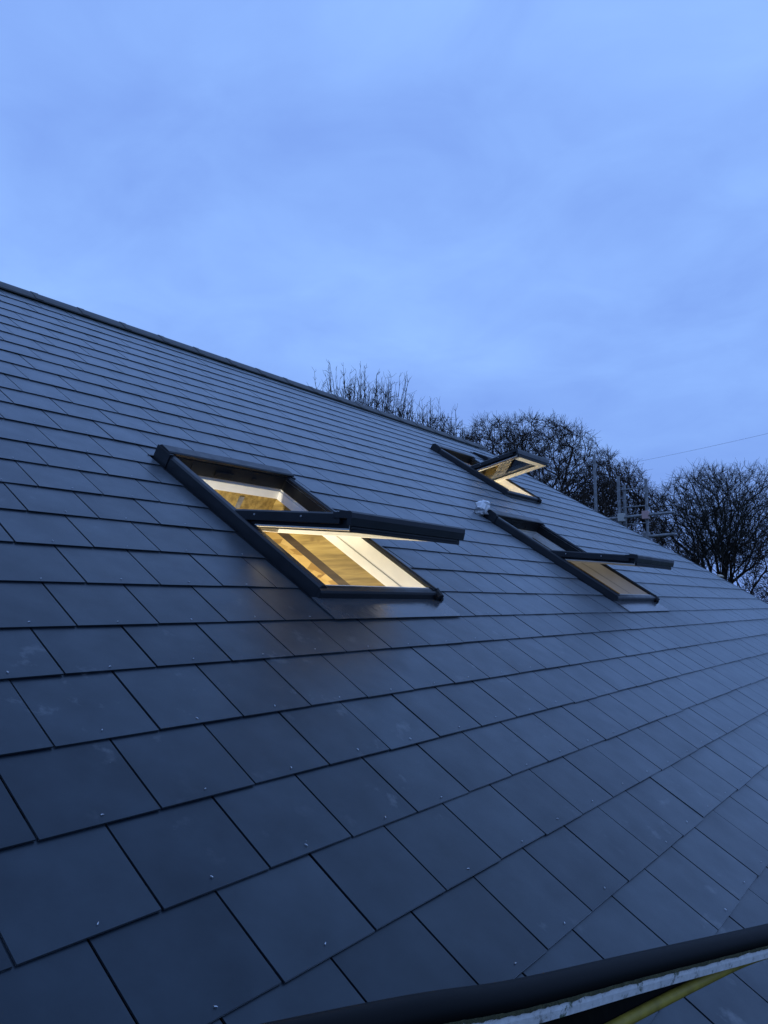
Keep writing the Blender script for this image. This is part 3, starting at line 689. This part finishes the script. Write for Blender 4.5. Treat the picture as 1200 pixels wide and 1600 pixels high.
gz = GZ; TG = 'bare trees behind the house'
H_ = lambda z: z - GZ           # height above the ground of a world z
def whips(c, r, ztop, zlow):
    def f(rg):
        a = rg.uniform(0, 6.283); q = r * rg.random() ** .5; x, y = c[0] + q * math.cos(a), c[1] + q * math.sin(a)
        return np.array((x, y, zlow + (ztop - zlow) * (1 - .35 * (q / r) ** 2) * rg.random() ** .6))
    return f
def whip_lines(n, r, zb, zt, seed, fall=(0, 0)):
    rg = random.Random(seed); L_ = [[(0, 0, 0), (0, 0, H_(zb)), (.05, 0, H_(zb + 1.0))]]
    for i in range(n):
        a = rg.uniform(0, 6.283); q = r * rg.random() ** .5; x, y = q * math.cos(a), q * math.sin(a)
        top = zt - rg.uniform(0, .9) - .35 * (q / r) ** 2 + x * fall[0] + y * fall[1]
        L_.append([(x * .15, y * .15, H_(zb + rg.uniform(-.3, .8))), (x * .75, y * .75, H_(zb + .45 * (top - zb))), (x + rg.gauss(0, .08), y + rg.gauss(0, .08), H_(top))])
    return L_
tree('bare_tree', (17.2, 12.4, gz), 'sparse bare tree of upright whips over the middle of the ridge', bark2, 3, whip_lines(90, 1.75, 1.8, 7.45, 4, (.0, .12)),
     whips((0, 0), 1.7, H_(7.0), H_(3.8)), 800, TG, .0068, .36, .05, 1.8, .05, tufts=2)
tree('bare_tree', (18.65, 10.75, gz), 'small sparse bare tree at the ridge left of the broad tree', bark2, 5, whip_lines(80, 1.45, 1.4, 6.45, 6, (.0, .25)),
     whips((0, 0), 1.3, H_(6.0), H_(3.4)), 700, TG, .0068, .36, .05, 1.8, .05, tufts=2)
tree('bare_tree', (17.25, 6.35, gz), 'broad dense bare tree with twisted limbs behind the upper window', bark, 21, [[(0, 0, 0), (.05, 0, H_(-1.6)), (0, .1, H_(.2))], [(0, 0, H_(-1.2)), (-.5, .9, H_(.8)), (-1.1, 1.6, H_(2.2))], [(0, 0, H_(-1.0)), (.5, -.9, H_(.9)), (.9, -1.4, H_(1.8))], [(0, 0, H_(-.4)), (-.2, .3, H_(1.6)), (-.5, .5, H_(3.2))]],
     ellp((-.35, .45, H_(2.15)), (2.65, 2.75, 2.80), .45, H_(-.6), .16, 3), 5200, TG, .0050, .445, .0, .9, .07, tufts=5, curl=.15)
tree('bare_tree', (18.7, 4.75, gz), 'dark bare tree rising behind the scaffold tubes', bark, 33, [[(0, 0, 0), (0, 0, H_(-1.6)), (.1, 0, H_(.0))], [(0, 0, H_(-1.5)), (.4, -.6, H_(.3))]],
     ellp((-.15, .2, H_(1.2)), (1.5, 1.4, 2.6), .4, H_(-.8), .18, 9), 3200, TG, .0050, .44, .0, .9, .07, tufts=4, curl=.15)
def fan(c, r, zb, zt):
    def f(rg):
        a = rg.uniform(0, 6.283); th = .82 * rg.random() ** .6; u_ = rg.uniform(.25, 1) ** .7; lim = 1 + .15 * noise.noise(Vector((math.cos(a) * 2 * th, math.sin(a) * 2 * th, 4)))
        R_ = (zt - zb) * u_ * lim
        return np.array((c[0] + R_ * math.sin(th) * math.cos(a) * r, c[1] + R_ * math.sin(th) * math.sin(a) * r, zb + R_ * math.cos(th)))
    return f
fl_ = [[(0, 0, 0), (0, 0, H_(-1.0)), (0, 0, H_(.15))]]
for i in range(26):
    a, th = i * 2.4, .12 + .68 * ((i * .618) % 1); l = 2.3
    fl_.append([(.08 * math.cos(a), .08 * math.sin(a), H_(-.1)), (l * math.sin(th) * .55 * math.cos(a), l * math.sin(th) * .55 * math.sin(a), H_(.1 + l * .55)), (l * math.sin(th) * math.cos(a), l * math.sin(th) * math.sin(a), H_(.1 + l * math.cos(th)))])
tree('bare_tree', (20.3, 2.75, gz), 'fan-shaped bare tree at the right beside the scaffold', bark2, 44, fl_, fan((0, 0), .82, H_(-.1), H_(3.72)), 3000, TG, .0048, .405, .04, 3.2, .025, tufts=3, curl=.1)
tree('bare_tree', (22.3, .0, gz), 'bare tree cut by the right edge of the picture', bark, 55, [[(0, 0, 0), (0, 0, H_(-.5)), (0, 0, H_(.6))]], fan((0, 0), .9, H_(-.6), H_(3.2)), 2200, TG, .0058, .40, .05, 1.6, .05, tufts=2)
for i, (x, y, zt, r_, lab) in enumerate(((18.3, 3.2, 1.35, 1.2, 'dark twiggy shrub low behind the far verge'), (19.4, 1.55, 1.7, 1.15, 'dark twiggy shrub at the foot of the fan-shaped tree'), (19.3, .1, 2.0, 1.2, 'dark twiggy shrub lowest at the right edge above the verge'))):
    tree('bare_shrub', (x, y, gz), lab, bark, 70 + i, [[(0, 0, 0), (0, 0, 1.2)]] + [[(0, 0, .3), (.7 * math.cos(k * 1.3), .7 * math.sin(k * 1.3), 2.6)] for k in range(5)],
         ellp((0, 0, H_(-1.4)), (r_, r_, zt + 1.4), .3, H_(-2.5), .3, 20 + i), 1500, 'twiggy shrubs beyond the verge', .0065, .38, .0, 1.0, .08, tufts=2)

# ------------------------------------------------------------------ overhead wires
def wire(pts, label):
    m = MB(); A, B = Vector(pts[0]), Vector(pts[1]); d = B - A; P_ = []
    for i in range(25):
        t = -1.2 + 3.0 * i / 24; p = A + d * t; p.z -= .25 * (1 - (2 * (t - .3) / 3.0) ** 2) - .22; P_.append(p)
    c = P_[0].copy(); m.tube([p - c for p in P_], .006, 5); o = m.build('overhead_wire', wire_m); o.location = c
    tag(o, label, 'wire', 'overhead wires')
wire(((43.73, 12.02, 8.51), (40.3, 4.86, 8.48)), 'thin overhead wire crossing the sky above the fan-shaped tree')
wire(((47.0, 7.84, 7.65), (42.65, 5.36, 7.15)), 'upper of two close wires at the right edge of the sky')
wire(((47.0, 7.84, 7.50), (42.65, 5.36, 7.03)), 'lower of two close wires at the right edge of the sky')
